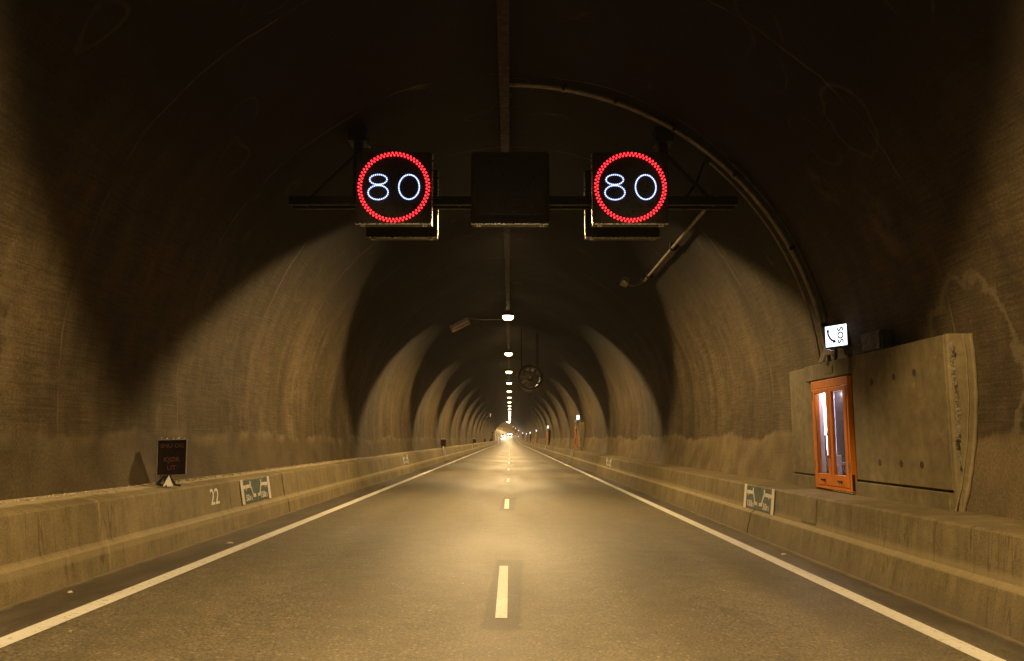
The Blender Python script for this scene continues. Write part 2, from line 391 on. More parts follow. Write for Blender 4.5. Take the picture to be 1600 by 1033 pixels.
def build_lining():
    ys = stations(.4, [v for h in holes for v in h])
    a0 = math.asin((0.25-CZ)/RAD); n = 88
    angs = [a0 + (math.pi-2*a0)*i/n for i in range(n+1)]
    za = [math.asin((z-CZ)/RAD) for z in (0.76, 2.62)]           # opening edges on the right wall
    angs = sorted(angs + za)
    bm = bmesh.new(); l1 = bm.loops.layers.uv.new('arc'); l2 = bm.loops.layers.uv.new('hgt')
    from mathutils import noise as mn
    grid = []
    for y in ys:
        row = []
        for a in angs:
            w = 0.0
            if -1 < y < 300:
                w = .045*mn.noise(Vector((a*2.2, y*.33, 3.1))) + .018*mn.noise(Vector((a*9, y*1.6, .7)))
            if any(h0-.6 < y < h1+.6 for h0, h1 in holes) and a < .3: w = 0
            if a < .3 and any(k-4.4 < y < k+2.9 for k in KIOSK_Y): w *= .2
            r = RAD + w
            row.append(bm.verts.new(P(r*math.cos(a), y, CZ + r*math.sin(a))))
        grid.append(row)
    bm.verts.index_update()
    for i in range(len(ys)-1):
        ym = (ys[i]+ys[i+1])/2
        for j in range(len(angs)-1):
            am = (angs[j]+angs[j+1])/2
            if za[0] < am < za[1] and any(h0 < ym < h1 for h0, h1 in holes): continue
            f = bm.faces.new((grid[i][j], grid[i+1][j], grid[i+1][j+1], grid[i][j+1])); f.smooth = True
            for lp, (p, q) in zip(f.loops, ((i, j), (i+1, j), (i+1, j+1), (i, j+1))):
                lp[l1].uv = (angs[q]*RAD, ys[p]); lp[l2].uv = (CZ + RAD*math.sin(angs[q]), math.cos(angs[q])*RAD)
    for row in (grid[0], grid[-1]):
        f = bm.faces.new(row)
        for lp in f.loops: lp[l2].uv = (8, 0)
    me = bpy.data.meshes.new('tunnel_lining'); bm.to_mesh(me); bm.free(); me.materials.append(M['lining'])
    o = bpy.data.objects.new('tunnel_lining', me); C.objects.link(o)
    return tag(o, 'rough vaulted tunnel lining of sprayed concrete arching over the whole road', 'tunnel wall')
build_lining()

def sweep(name, prof, ys, mat, parent=None, joints=(), sm=False):
    mb = MB(); n = len(prof)
    vs, fs = [], []
    stn = sorted([(y, 0) for y in ys] + [(j+d, g) for j in joints for d, g in ((-.022, 0), (-.006, 1), (.006, 1), (.022, 0))])
    cx = sum(p[0] for p in prof)/n
    for y, g in stn:
        for (x, z) in prof:
            q = .028*g*(1 if x > 0 else -1)
            vs.append(P(x+q, y, z - .015*g))
    for i in range(len(stn)-1):
        for k in range(n-1): fs.append((i*n+k, (i+1)*n+k, (i+1)*n+k+1, i*n+k+1))
    mb.add(vs, fs)
    return mb.build(name, mat, parent, sm)

ROADX = (-4.72, 4.34)
def rz(x): return -FALL*x
road = sweep('road', [(ROADX[0], rz(ROADX[0])), (0, 0), (ROADX[1], rz(ROADX[1]))], stations(1.0), M['asphalt'])
tag(road, kind='structure')
for x, w in ((-3.86, .19), (3.65, .195)):
    m = [(x-w/2, rz(x-w/2)+.004), (x+w/2, rz(x+w/2)+.004)]
    sweep('edge_line', m, stations(1.0), M['paint'], road)
k = -3
while 7.75+11.85*k < 420:
    y = 7.75 + 11.85*k; k += 1
    mb = MB(); ys = [y, y+1.0, y+2.05, y+3.1]
    vs = [P(x, q, rz(x)+.004) for q in ys for x in (-.133, -.025)]
    mb.add(vs, [(2*i, 2*i+1, 2*i+3, 2*i+2) for i in range(3)]).build('lane_dash', M['paint'], road)

LP = [(-4.63, rz(-4.63)-.05), (-4.63, rz(-4.63)), (-4.68, .365), (-4.755, .425), (-4.83, .862), (-4.845, .88), (-4.885, .893), (-5.62, 1.03)]
RP = [(4.245, rz(4.245)-.05), (4.245, rz(4.245)), (4.33, .285), (4.405, .335), (4.45, .742), (4.465, .758), (4.50, .768), (5.72, .795)]
jl = [9.95 + 7.9*i for i in range(-5, 30)]; jr = [7.35 + 7.9*i for i in range(-5, 30)]
bl = tag(sweep('concrete_barrier', LP, stations(1.0), M['barrier'], joints=jl),
         'stained concrete barrier along the left wall carrying the alarm signs', 'barrier')
br = tag(sweep('concrete_barrier', RP, stations(1.0), M['barrier'], joints=jr),
         'stained concrete barrier below the orange door along the right wall', 'barrier')

def on_barrier(side, y, z):
    """frame on the upper face of a barrier: right, up, outward"""
    a, b = ((-4.755, .425), (-4.83, .862)) if side < 0 else ((4.405, .335), (4.45, .742))
    t = (z-a[1])/(b[1]-a[1]); x = a[0] + t*(b[0]-a[0])
    return frame(P(x, y, z), (0, 1, 0) if side < 0 else (0, -1, 0), (b[0]-a[0], 0, b[1]-a[1]))

# little steel access plate let into the right barrier under the door
mb = MB(); F = on_barrier(1, 12.55, .56)
mb.box(-.30, .30, -.19, .165, -.01, .012, F, .004)
mb.build('access_plate', M['panel'], br)

# ---------------------------------------------------------------- escape-distance plaques on the barriers
def plaque(side, y, z, lt, rt, label, detail=True):
    F = on_barrier(side, y, z); g = 'escape distance plaques on the barriers'
    root = thing('distance_plaque', F.translation, label, 'sign', g)
    L = F.copy(); L.translation = Vector((0, 0, 0))
    w, h = .86, .205
    MB().box(-w, w, -h, h, .001, .010, L, .003).build('backboard', M['teal'], root)
    for s in (-1, 1):
        MB().box(s*w*.95-.075, s*w*.95+.075, -h-.012, h+.012, .0115, .0165, L, .002).build('end_bar', M['cream'], root)
    if detail:
        for s in (-1, 1):
            pts = [(s*.72, .085), (s*.33, .092), (s*.26, .01), (s*.20, -.088), (s*.09, -.095)]
            pic = MB()
            pic.strip(pts, .062, .011, .0135, L)
            pic.strip([(s*.60, .10), (s*.60, .045)], .045, .0137, .0150, L)
            pic.strip([(s*.33, .115), (s*.33, .150)], .055, .0137, .0150, L)
            pic.build('pictogram', M['cream'], root)
        for s, t in ((-1, lt), (1, rt)):
            text_mesh('distance_text', t, .155, M['cream'], L @ Matrix.Translation((s*.46, -.118, .012)), root, .0012, bold=.004, sx=1.35)
    return root
yl = [15.95 + 22.6*i for i in range(8)]
for i, y in enumerate(yl):
    lab = ['teal distance plaque with white end bars on the left barrier just past the painted 22',
           'second teal distance plaque from the painted 22 on the left barrier'][i] if i < 2 else 'tiny far distance plaque on the left barrier beyond the second one'
    plaque(-1, y, .650, '50m', '150m', lab, i < 2)
yr = [15.05 + 22.6*i for i in range(8)]
for i, y in enumerate(yr):
    lab = ['teal distance plaque with white end bars on the right barrier beside the orange door',
           'second teal distance plaque from the orange door on the right barrier'][i] if i < 2 else 'tiny far distance plaque on the right barrier beyond the second one'
    plaque(1, y, .545, '150m', '50m', lab, i < 2)

F = on_barrier(-1, 13.75, .66)
L = F.copy()
o = text_mesh('painted_number', '22', .36, M['white'], L @ Matrix.Translation((0, 0, .0035)), None, .0012, bold=.004, sx=1.15)
tag(o, 'white number 22 painted on the left barrier between alarm sign and plaque', 'painted number')

# ---------------------------------------------------------------- ceiling lamps and the tray that carries them
LX, LZ = -.10, 7.22
lamp_y = [-26.4, -11.6, 3.4, 20.4, 38.3, 55.2, 70.2, 84.5]
while lamp_y[-1] < 600: lamp_y.append(lamp_y[-1] + 14.8)
tray = MB()
pr = [(-.11, .06), (-.11, 0), (.11, 0), (.11, .06)]
ys = [Y0+.5+i*4 for i in range(int((Y1-Y0-2)/4))]
tr = sweep('cable_tray', [(LX-.085, 7.52), (LX-.085, 7.45), (LX+.085, 7.45), (LX+.085, 7.52), (LX+.078, 7.52), (LX+.078, 7.457), (LX-.078, 7.457), (LX-.078, 7.52), (LX-.085, 7.52)], ys, M['tray'])
tag(tr, 'brown cable tray running along the crown of the tunnel above the lamps', 'cable tray')
cb = MB()
for dx, r in ((-.04, .016), (.0, .02), (.045, .013)):
    cb.tube([P(LX+dx, y, 7.475) for y in ys], r, 6)
cb.build('power_cable', M['rubber'], tr)
hang = MB()
for i in range(40):
    y = 2.2 + 6.55*i
    if y > 262: break
    hang = MB()
    hang.tube([P(LX-.10, y, CZ+RAD+.06), P(LX-.10, y, 7.436), P(LX+.10, y, 7.436), P(LX+.10, y, CZ+RAD+.06)], .009, 6)
    hang.build('hanger_rod', M['gantry'], tr)

# measured light distribution of the lamps: cut off at 60 degrees along the bore, wider across it
def lamp_data(name, watts):
    ld = bpy.data.lights.new(name, 'POINT'); ld.energy = watts; ld.color = (1, .66, .285); ld.shadow_soft_size = .14
    ld.use_nodes = True; t = ld.node_tree; em = t.nodes['Emission']
    k = NT.__new__(NT); k.t = t
    g = t.nodes.new('ShaderNodeTexCoord')
    x = k.xyz(g.outputs['Normal'])
    side = k.smooth(k.math('MULTIPLY', x[2], LAMP_SIGN), .01, .09)
    rho = k.math('MAXIMUM', k.math('SQRT', k.math('ADD', k.math('MULTIPLY', x[0], x[0]), k.math('MULTIPLY', x[2], x[2]))), .001)
    cph = k.math('DIVIDE', k.math('ABSOLUTE', x[2]), rho)
    lim = k.math('ADD', .42, k.math('MULTIPLY', cph, 1.1))
    u = k.math('DIVIDE', k.math('DIVIDE', k.math('ABSOLUTE', x[1]), rho), lim)
    steep = k.smooth(cph, .72, .93); mu = k.math('SUBTRACT', 1.0, k.smooth(u, k.math('SUBTRACT', .84, k.math('MULTIPLY', steep, .36)), k.math('ADD', 1.08, k.math('MULTIPLY', steep, .20)))); mv = k.smooth(cph, .02, .64)
    rise = k.math('ADD', .92, k.math('MULTIPLY', k.smooth(u, .05, .8), .12))
    q = k.math('MULTIPLY', k.math('MULTIPLY', mu, mv), k.math('MULTIPLY', side, rise))
    # a little stray light from the bowl outside the main beam
    q = k.math('ADD', q, k.math('MULTIPLY', side, .0015))
    # glare of the bowl up and down the bore, the light that streaks the road
    fan = k.math('SUBTRACT', 1.0, k.smooth(k.math('DIVIDE', k.math('ABSOLUTE', x[0]), k.math('MAXIMUM', k.math('ABSOLUTE', x[1]), .001)), .06, .32))
    q = k.math('ADD', q, k.math('MULTIPLY', k.math('MULTIPLY', fan, side), k.math('MULTIPLY', k.math('MULTIPLY', k.smooth(k.math('ABSOLUTE', x[1]), .6, .9), k.math('SUBTRACT', 1.0, k.smooth(k.math('ABSOLUTE', x[1]), .955, .982))), .56)))
    t.links.new(q, em.inputs['Strength'])
    return ld
LAMP_SIGN = -1.0
WATTS = 4250.0
LD = lamp_data('lamp_light', WATTS)
LD_NEAR = lamp_data('near_lamp_light', WATTS*1.12)      # extra power added to brighten the near walls

def make_lamp(loc, label):
    root = thing('ceiling_lamp', loc, label, 'lamp', 'ceiling lamps in a row along the crown')
    MB().box(-.27, .27, -.48, .48, .02, .135, None, .02).build('housing', M['gantry'], root)
    b = MB(); n = 28; vs = []
    lev = [(1.0, .018), (.98, -.02), (.90, -.055), (.74, -.088), (.50, -.108), (.22, -.117)]
    for q, h in lev:
        for i in range(n):
            a = 2*math.pi*i/n; c, s_ = math.cos(a), math.sin(a)
            vs.append((.25*q*math.copysign(abs(c)**.55, c), .45*q*math.copysign(abs(s_)**.55, s_), h))
    fs = [(i*n+k_, i*n+(k_+1) % n, (i+1)*n+(k_+1) % n, (i+1)*n+k_) for i in range(len(lev)-1) for k_ in range(n)]
    fs += [tuple(range(n)), tuple((len(lev)-1)*n+k_ for k_ in range(n))]
    b.add(vs, fs).build('bowl', M['lampglow'], root, True)
    for s in (-1, 1):
        MB().box(-.04, .04, s*.33-.02, s*.33+.02, .1355, .229).build('bracket', M['gantry'], root)
    lo = bpy.data.objects.new('light', LD); C.objects.link(lo); lo.parent = root; lo.location = (0, 0, -.30)
    return root
lamp0 = None
for i, y in enumerate(lamp_y):
    if i in (0, 1): lab = 'ceiling lamp over the road behind the viewpoint'
    elif i == 2: lab = 'ceiling lamp almost overhead in front of the viewpoint'
    elif i == 3: lab = 'ceiling lamp hidden behind the dark centre sign'
    elif i == 4: lab = 'lit ceiling lamp that is largest and highest below the dark centre sign'
    elif i == 5: lab = 'second lit ceiling lamp below the dark centre sign'
    elif i == 6: lab = 'third lit ceiling lamp below the dark centre sign, left above the jet fan'
    elif i == 7: lab = 'fourth lit ceiling lamp below the dark centre sign, beside the jet fan'
    else: lab = 'small lit ceiling lamp in the far part of the row past the jet fan'
    loc = P(LX, y, LZ)
    if lamp0 is None: lamp0 = make_lamp(loc, lab)
    else:
        c = copy_tree(lamp0); c.location = loc; c['label'] = lab
        if i == 2:
            for ch in children(c):
                if ch.type == 'LIGHT': ch.data = LD_NEAR

# ---------------------------------------------------------------- overhead gantry with its signs
GY = 14.28
g = thing('sign_gantry', (0, GY, 5.73), 'dark steel gantry beam across the vault holding the overhead signs', 'gantry')
mb = MB()
for dy in (-.13, .13): mb.box(-3.86, 3.98, dy-.05, dy+.05, -.075, .075, None, .008)
for i in range(9):
    x = -3.6 + i*.9; mb.box(x-.03, x+.03, -.079, .079, -.05, .05)
mb.build('beam', M['gantry'], g)
for x in (-2.70, 2.72):
    zt = CZ + math.sqrt(RAD*RAD - x*x) - 5.73
    MB().box(x-.07, x+.07, -.079, .079, .078, zt+.12, None, .006).build('hanger', M['gantry'], g)
    MB().box(x-.16, x+.16, -.20, .20, zt-.28, zt-.02, None, .01).build('ceiling_plate', M['gantry'], g)
for x0, x1 in ((-3.55, -2.78), (3.55, 2.80)):
    MB().tube([(x0, 0, .06), (x1, 0, .85)], .035, 8).build('brace', M['gantry'], g)

def sign_housing(name, x0, x1, y0, y1, label, cat, group, lit=None, grill=False, near=True, zb=5.19, zt=6.45, inner=0):
    root = thing(name, ((x0+x1)/2, (y0+y1)/2, zb), label, cat, group)
    cx, cy = (x0+x1)/2, (y0+y1)/2
    hw, hd, H = (x1-x0)/2, (y1-y0)/2, zt-zb
    MB().box(-hw, hw, -hd, hd, .012, H, None, .012).build('housing', M['dark'], root)
    fy = -hd
    # thin aluminium drip flange round the bottom; side flanges dark unless on the inner side
    MB().box(-hw-.012, hw+.012, fy-.024, fy-.001, -.010, .012, None, .002).build('bottom_flange', M['bright'], root)
    for s in (-1, 1):
        MB().box(s*hw-.010+.012*s, s*hw+.010+.012*s, fy-.01, fy+.03, .03, H-.03, None, .003).build('side_flange', M['bright' if s == inner else 'dark'], root)
    for s in (-1, 1):
        lx = s*(hw-.11)
        mb = MB()
        for d in (-.022, .022): mb.box(lx+d-.017, lx+d+.017, fy-.02, fy+.02, -.042, -.0075, None, .004)
        mb.build('latch', M['bright'], root)
    mb = MB()
    for s in (-1, 1): mb.box(s*(hw-.2)-.03, s*(hw-.2)+.03, hd*(1 if near else -1)-.01, hd*(1 if near else -1)+(.06 if near else .01), H*.2, H*.8)
    mb.build('mount', M['gantry'], root)
    return root, fy, H

def dots(name, pts, r, mat, root, y):
    mb = MB()
    for (x, z) in pts:
        n = 8
        vs = [(x+r*math.cos(2*math.pi*i/n), y, z+r*math.sin(2*math.pi*i/n)) for i in range(n)] + \
             [(x+.7*r*math.cos(2*math.pi*i/n), y-r*1.6, z+.7*r*math.sin(2*math.pi*i/n)) for i in range(n)]
        fs = [(i, (i+1) % n, n+(i+1) % n, n+i) for i in range(n)] + [tuple(range(n, 2*n))]
        mb.add(vs, fs)
    return mb.build(name, mat, root)

def ell(cx, cz, rx, rz_, n):
    # points evenly spaced round an ellipse
    raw = [(cx+rx*math.cos(2*math.pi*i/400), cz+rz_*math.sin(2*math.pi*i/400)) for i in range(401)]
    L_ = [0.0]
    for a, b in zip(raw[:-1], raw[1:]): L_.append(L_[-1]+math.hypot(b[0]-a[0], b[1]-a[1]))
    out, j = [], 0
    for i in range(n):
        t = L_[-1]*i/n
        while L_[j+1] < t: j += 1
        out.append(raw[j])
    return out

for x0, x1, ccx, lab, inner in ((-2.59, -1.33, -1.969, 'lit speed limit sign left of the dark centre sign, red ring round 80', 1),
                         (1.40, 2.65, 2.039, 'lit speed limit sign right of the dark centre sign, red ring round 80', -1)):
    root, fy, H = sign_housing('speed_sign', x0, x1, 13.67, 13.93, lab, 'speed sign', 'lit speed limit signs on the gantry', inner=inner)
    ox, oz, r = ccx-(x0+x1)/2, 5.832-5.19, .578
    MB().box(-.60, .60, fy-.006, fy+.004, .05, H-.05, None, .003).build('front_panel', M['black'], root)
    yf = fy-.008
    n = 58; ring = []
    for i in range(n):
        a = 2*math.pi*i/n
        for q, d in ((r+.020, 0), (r-.020, .5)):
            b = a + d*2*math.pi/n; ring.append((ox+q*math.cos(b), oz+q*math.sin(b)))
    dots('red_ring', ring, .0165, M['redled'], root, yf)
    dg = ell(ox-.458*r, oz+.225*r, .255*r, .150*r, 22) + ell(ox-.458*r, oz-.165*r, .292*r, .215*r, 28)
    dots('digit_eight', dg, .0125, M['whiteled'], root, yf)
    dots('digit_zero', ell(ox+.446*r, oz+.0*r, .300*r, .370*r, 40), .0125, M['whiteled'], root, yf)

for x0, x1, lab, inner in ((-2.57, -1.32, 'dark back of a sign box hung behind the lit sign on the left', 1), (1.365, 2.67, 'dark back of a sign box hung behind the lit sign on the right', -1)):
    root, fy, H = sign_housing('rear_sign_box', x0, x1, 14.62, 14.88, lab, 'sign box', 'backs of signs for oncoming traffic', near=False, inner=inner)
    mb = MB(); mb.box(-.45, .45, fy-.012, fy+.004, .2, H-.2, None, .004); mb.build('service_door', M['dark'], root)

root, fy, H = sign_housing('lane_sign', -.64, .645, 13.67, 13.93, 'unlit black sign in the middle of the gantry between the two lit ones', 'sign', None)
MB().box(-.56, .56, fy-.006, fy+.004, .16, H-.05, None, .003).build('front_panel', M['black'], root)
mb = MB()
for i in range(34): mb.box(-.50+i*.03, -.485+i*.03, fy-.008, fy+.002, .085, .135)
mb.build('vent_slots', M['gantry'], root)
for segs in ((((-.14, .50), (-.08, .36)), ((-.02, .50), (-.08, .36)), ((-.08, .36), (-.08, .25))), (((.06, .47), (.26, .47)), ((.26, .47), (.26, .285)), ((.06, .285), (.26, .285)))):
    mb = MB()                                   # raised lens bars of the lane symbol, off
    for a, b in segs: mb.strip([a, b], .014, .005, .010, frame((0, fy, 0), (1, 0, 0), (0, 0, 1)))
    mb.build('symbol_bar', M['gantry'], root)

# ---------------------------------------------------------------- conduits
PY = 13.86
def arc_pts(rr, a0, a1, n, y0, y1):
    return [(rr*math.cos(a0+(a1-a0)*i/n), y0+(y1-y0)*i/n, CZ+rr*math.sin(a0+(a1-a0)*i/n)) for i in range(n+1)]
a_lo = math.asin((2.86-CZ)/5.36)
pc = MB().tube(arc_pts(5.36, a_lo, R(92), 60, PY, PY), .040, 12).build('arch_conduit', M['pipe'], None, 40)
tag(pc, 'thick pale conduit curving down the right wall from crown to phone sign', 'pipe')
mb = MB()
for i, a in enumerate((12, 27, 44, 58, 70, 80)):
    q = R(a); m_ = frame((5.375*math.cos(q), PY, CZ+5.375*math.sin(q)), (0, 1, 0), (-math.sin(q), 0, math.cos(q)))
    MB().box(-.075, .075, -.03, .03, -.05, .058, m_, .004).build('clamp', M['gantry'], pc)
pc2 = MB().tube(arc_pts(5.33, a_lo-.01, R(49), 40, PY+.30, PY+.22), .020, 8).build('thin_conduit', M['pipe'], None, 40)
tag(pc2, 'thin conduit beside the thick one on the right wall above the phone sign', 'pipe')
pc3 = MB().tube(arc_pts(5.385, a_lo+.14, R(47), 40, PY-.20, PY-.26), .024, 8).build('thin_conduit', M['rubber'], None, 40)
tag(pc3, 'black cable looping down the wall on the near side of the conduits', 'cable')

a_c = math.atan2(4.27+1.6-CZ, 3.62)
rc = 5.31
def onarc(r_, a, y): return Vector((r_*math.cos(a), y, CZ+r_*math.sin(a)))
co = thing('axial_conduit', onarc(rc, a_c, 15.0), 'straight conduit on the right vault running forward to a small camera', 'pipe')
o0 = onarc(rc, a_c, 15.0)
MB().tube([(0, 0, 0), (0, 4.2, 0), (0, 8.3, 0), onarc(rc, a_c+.02, 23.3)-o0+Vector((0, .12, .0))], .036, 10).build('pipe', M['pipe'], co, 40)
mb = MB()
for y in (.6, 4.2, 7.6): MB().box(-.055, .12, y-.05, y+.05, -.055, .12, None, .006).build('clamp', M['gantry'], co)
# the camera on its bracket at the far end of the conduit
cl = onarc(rc, a_c, 23.5)
cam_ = thing('tunnel_camera', (cl.x-.52, 23.5, cl.z-.05), 'small camera on a bracket at the far end of the axial conduit', 'camera')
MB().tube([(.50, 0, .03), (.25, 0, -.05), (.06, 0, -.03)], .024, 8).build('bracket', M['pipe'], cam_, 40)
MB().box(-.13, .07, -.20, .16, -.03, .12, Matrix.Rotation(R(22), 4, 'Y') @ Matrix.Rotation(R(-14), 4, 'X'), .012).build('body', M['pipe'], cam_)
MB().lathe([(.05, 0), (.06, .03), (.045, .05)], 14, Matrix.Translation((-.05, -.19, .05)) @ Matrix.Rotation(R(90), 4, 'X')).build('lens', M['bright'], cam_, 40)

# dome floodlight beside the right lit sign
dm = thing('dome_camera', (3.12, 14.5, 5.78), 'small round-headed camera on a drop plate right of the right lit sign', 'camera')
MB().lathe([(.02, -.10), (.075, -.075), (.095, -.02), (.085, .035), (.05, .06)], 18).build('dome', M['white'], dm, True)
MB().box(-.14, .10, -.05, .05, .065, .10, Matrix.Rotation(R(38), 4, 'Y'), .006).build('drop_plate', M['pipe'], dm)
MB().tube([(.02, 0, .09), (.25, 0, .42), (.38, 0, .78)], .022, 8).build('stem', M['gantry'], dm, 40)

# ---------------------------------------------------------------- emergency cabins on the right with their phone signs
def wallx(z, r=RAD): return math.sqrt(r*r-(z-CZ)**2)
KX = 5.10
def make_kiosk(yc):
    root = thing('emergency_cabin', (KX, yc, .76), '', 'cabin', 'emergency cabins along the right wall')
    z0 = .76
    def zl(z): return z-z0
    # front panels: near one large with form-tie holes, far one narrow; dark sealed joints between the castings
    pan = MB(); pan.box(0, .12, -3.50, -.83, zl(1.01), zl(2.82), None, .008); pan.build('front_panel', M['panel'], root)
    for s, z in [(-2.75, 2.43), (-2.18, 2.42), (-1.50, 2.40), (-2.80, 1.28), (-2.25, 1.28), (-1.62, 1.28)]:
        MB().lathe([(.052, -.002), (.048, .003), (.03, .0035)], 12, frame((0, s, zl(z)), (0, -1, 0), (0, .1, 1))).build('form_tie_hole', M['hole'], root)
    MB().box(.02, .14, .82, 2.0, zl(1.01), zl(2.82), None, .008).build('front_panel', M['panel'], root)
    lin = MB().box(-.035, .12, -.805, 1.06, zl(2.565), zl(2.825), None, .010).build('lintel', M['panel'], root)
    MB().box(-.045, -.0355, -.20, .16, zl(2.63), zl(2.745), None, .003).build('name_plate', M['panel'], lin)
    for s0, s1, dx in ((-3.44, -.80, .0), (.80, 2.0, .015)):
        MB().box(-.02+dx, .14+dx, s0, s1, zl(.70), zl(.98), None, .010).build('plinth', M['panel'], root)
    MB().box(-.01, .14, -.775, .775, zl(.70), zl(.795), None, .008).build('threshold', M['panel'], root)
    sl = MB(); sl.box(.03, .11, -3.35, -.80, zl(.982), zl(1.008)); sl.box(.04, .11, .80, 1.98, zl(.982), zl(1.008))
    sl.box(.03, .11, -.828, -.807, zl(1.02), zl(2.80)); sl.box(.015, .11, -.80, .80, zl(2.546), zl(2.563)); sl.box(.03, .11, .747, .818, zl(1.01), zl(2.56)); sl.box(.03, .11, -.800, -.747, zl(.83), zl(2.54))
    sl.build('joint_seal', M['rubber'], root)
    MB().box(-.035, .02, -.74, .05, zl(.797), zl(.812), None, .003).build('door_sill', M['bright'], root)
    # roof slab back to the vault and the far end wall
    rf = MB(); rf.box(.122, .42, -3.48, -1.04, zl(2.70), zl(2.80)); rf.box(.142, .42, 1.07, 1.98, zl(2.70), zl(2.80)); rf.box(.122, .30, -1.035, 1.065, zl(2.66), zl(2.80))
    rf.build('roof', M['panel'], root)
    MB().box(.142, .42, 1.90, 1.99, zl(.70), zl(2.695)).build('end_wall', M['panel'], root)
    # near end: cast collar that follows the vault, crumbling joint, pale rounded rim
    n = 22; col, jo = MB(), MB(); zs = [.66 + (2.825-.66)*i/n for i in range(n+1)]
    vs = []
    for z in zs:
        w = wallx(z)-KX
        bul = 1.0
        for (x, s) in ((.004, -3.505), (.008, -3.545), (.03, -3.575), (w*.5, -3.585), (w+.06, -3.585), (w+.06, -3.45)):
            vs.append((x, s, zl(z)))
    m = 6
    fs = [(i*m+k_, i*m+k_+1, (i+1)*m+k_+1, (i+1)*m+k_) for i in range(n) for k_ in range(m-1)]
    fs += [tuple(range(m)), tuple(n*m+k_ for k_ in range(m))]
    col.add(vs, fs).build('end_collar', M['panel'], root, 30)
    rim = [(wallx(z)-KX-.03, -3.578, zl(z)) for z in zs]
    MB().tube([(wallx(z)-KX-.115+.004*math.sin(z*13), -3.577, zl(z)) for z in zs], .013, 8).build('rim', M['panel'], root, True)
    MB().tube(rim, [.027+.004*math.sin(i*2.3)+.003*math.sin(i*5.1) for i in range(len(rim))], 10).build('rim', M['panel'], root, True)
    jp, zz = MB(), .80
    while zz < 2.74:                              # broken edge of the mortar joint
        hh = random.uniform(.03, .10); w0 = random.uniform(.018, .040) if zz > 1.5 else random.uniform(.005, .020)
        xc = .065 + .010*math.sin(zz*7) + random.uniform(-.010, .010)
        pts = [(w0*math.cos(t*math.pi/3.5)*random.uniform(.6, 1.1), hh*.6*math.sin(t*math.pi/3.5)*random.uniform(.7, 1.1)) for t in range(7)]
        jp.prism(pts, -.004, .006, frame((xc, -3.5795, zl(zz)), (1, 0, 0), (0, 0, 1))); zz += hh*.62
    jp.build('joint_filler', M['mortar'], root)
    # the room behind the doors
    a, b = -.98, .98
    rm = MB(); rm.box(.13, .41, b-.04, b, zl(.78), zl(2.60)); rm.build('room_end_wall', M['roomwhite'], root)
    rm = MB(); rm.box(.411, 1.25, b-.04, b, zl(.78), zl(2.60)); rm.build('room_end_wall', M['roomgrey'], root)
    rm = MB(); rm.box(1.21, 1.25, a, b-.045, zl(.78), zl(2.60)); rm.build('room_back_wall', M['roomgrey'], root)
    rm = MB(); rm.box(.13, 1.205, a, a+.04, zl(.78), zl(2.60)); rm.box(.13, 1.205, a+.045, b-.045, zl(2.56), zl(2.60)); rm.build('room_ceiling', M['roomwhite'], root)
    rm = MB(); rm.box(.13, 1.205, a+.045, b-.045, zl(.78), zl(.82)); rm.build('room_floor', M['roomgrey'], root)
    cab = MB().box(.60, .74, .80, b-.046, zl(1.35), zl(2.30), None, .012).build('wall_cabinet', M['redbox'], root)
    MB().box(.40, .85, .50, b-.046, zl(.90), zl(1.22), None, .015).build('equipment_chest', M['tin'], root)
    MB().box(.15, .37, .62, b-.046, zl(.84), zl(1.34), None, .02).build('equipment_chest', M['tin'], root)
    MB().tube([(.25, .0, zl(2.52)), (.25, .80, zl(2.52))], .022, 10).build('tube_lamp', M['tube'], root, True)
    MB().tube([(.165, .90, zl(1.42)), (.165, .90, zl(2.38))], .020, 10).build('tube_lamp', M['tube'], root, True)
    MB().box(.056, .128, .690, .744, zl(.83), zl(2.53)).build('reveal_liner', M['roomwhite'], root)
    MB().tube([(.56, .88, zl(2.36)), (.72, .88, zl(2.36))], .022, 10).build('tube_lamp', M['tube'], root, True)  # short glowing tube added in place of a tube reflection in the pane
    for q in ((.52, .64, 1.22, 1.36), (.66, .90, 1.225, 1.50), (.53, .60, 1.40, 1.47), (.62, .70, .90, .98)):  # white blocks added to stand in for broken reflections in the glass
        MB().box(q[0], q[1], .62, .74, zl(q[2]), zl(q[3]), None, .012).build('reflection_block', M['roomwhite'], root)
    # double door
    dfr = MB()
    zb, zt = zl(.815), zl(2.545)
    dfr.box(-.045, .05, -.745, -.685, zb, zt, None, .006); dfr.box(-.045, .05, .685, .745, zb, zt, None, .006)
    dfr.box(-.045, .05, -.684, .684, zt-.13, zt, None, .006); dfr.box(-.045, .05, -.684, .684, zb, zb+.05, None, .006)
    dfr.build('door_frame', M['orange'], root)
    for s in (-1, 1):
        q0, q1 = (s*.006, s*.680)
        lo, hi = min(q0, q1), max(q0, q1)
        lf = MB(); st = .108
        lf.box(-.055, -.005, lo, lo+st, zb+.055, zt-.135, None, .006); lf.box(-.055, -.005, hi-st, hi, zb+.055, zt-.135, None, .006)
        lf.box(-.055, -.005, lo+st-.004, hi-st+.004, zt-.205, zt-.136, None, .006); lf.box(-.055, -.005, lo+st-.004, hi-st+.004, zb+.056, zb+.235, None, .006)
        leaf = lf.build('door_leaf', M['orange'], root)
        MB().box(-.034, -.026, lo+st+.001, hi-st-.001, zb+.236, zt-.206).build('glass', M['glass'], leaf)
        lk = MB(); lk.box(-.072, -.0555, lo+.27, lo+.43, zb+.125, zb+.155, None, .004); lk.box(-.085, -.0725, lo+.24, lo+.34, zb+.11, zb+.122, None, .003)
        lk.build('latch', M['rubber'], leaf)
        hn = MB()
        for zz in (zb+.30, zb+1.42): hn.tube([(-.05, s*.690, zz), (-.05, s*.690, zz+.14)], .014, 8)
        hn.build('hinge', M['steel'], leaf)
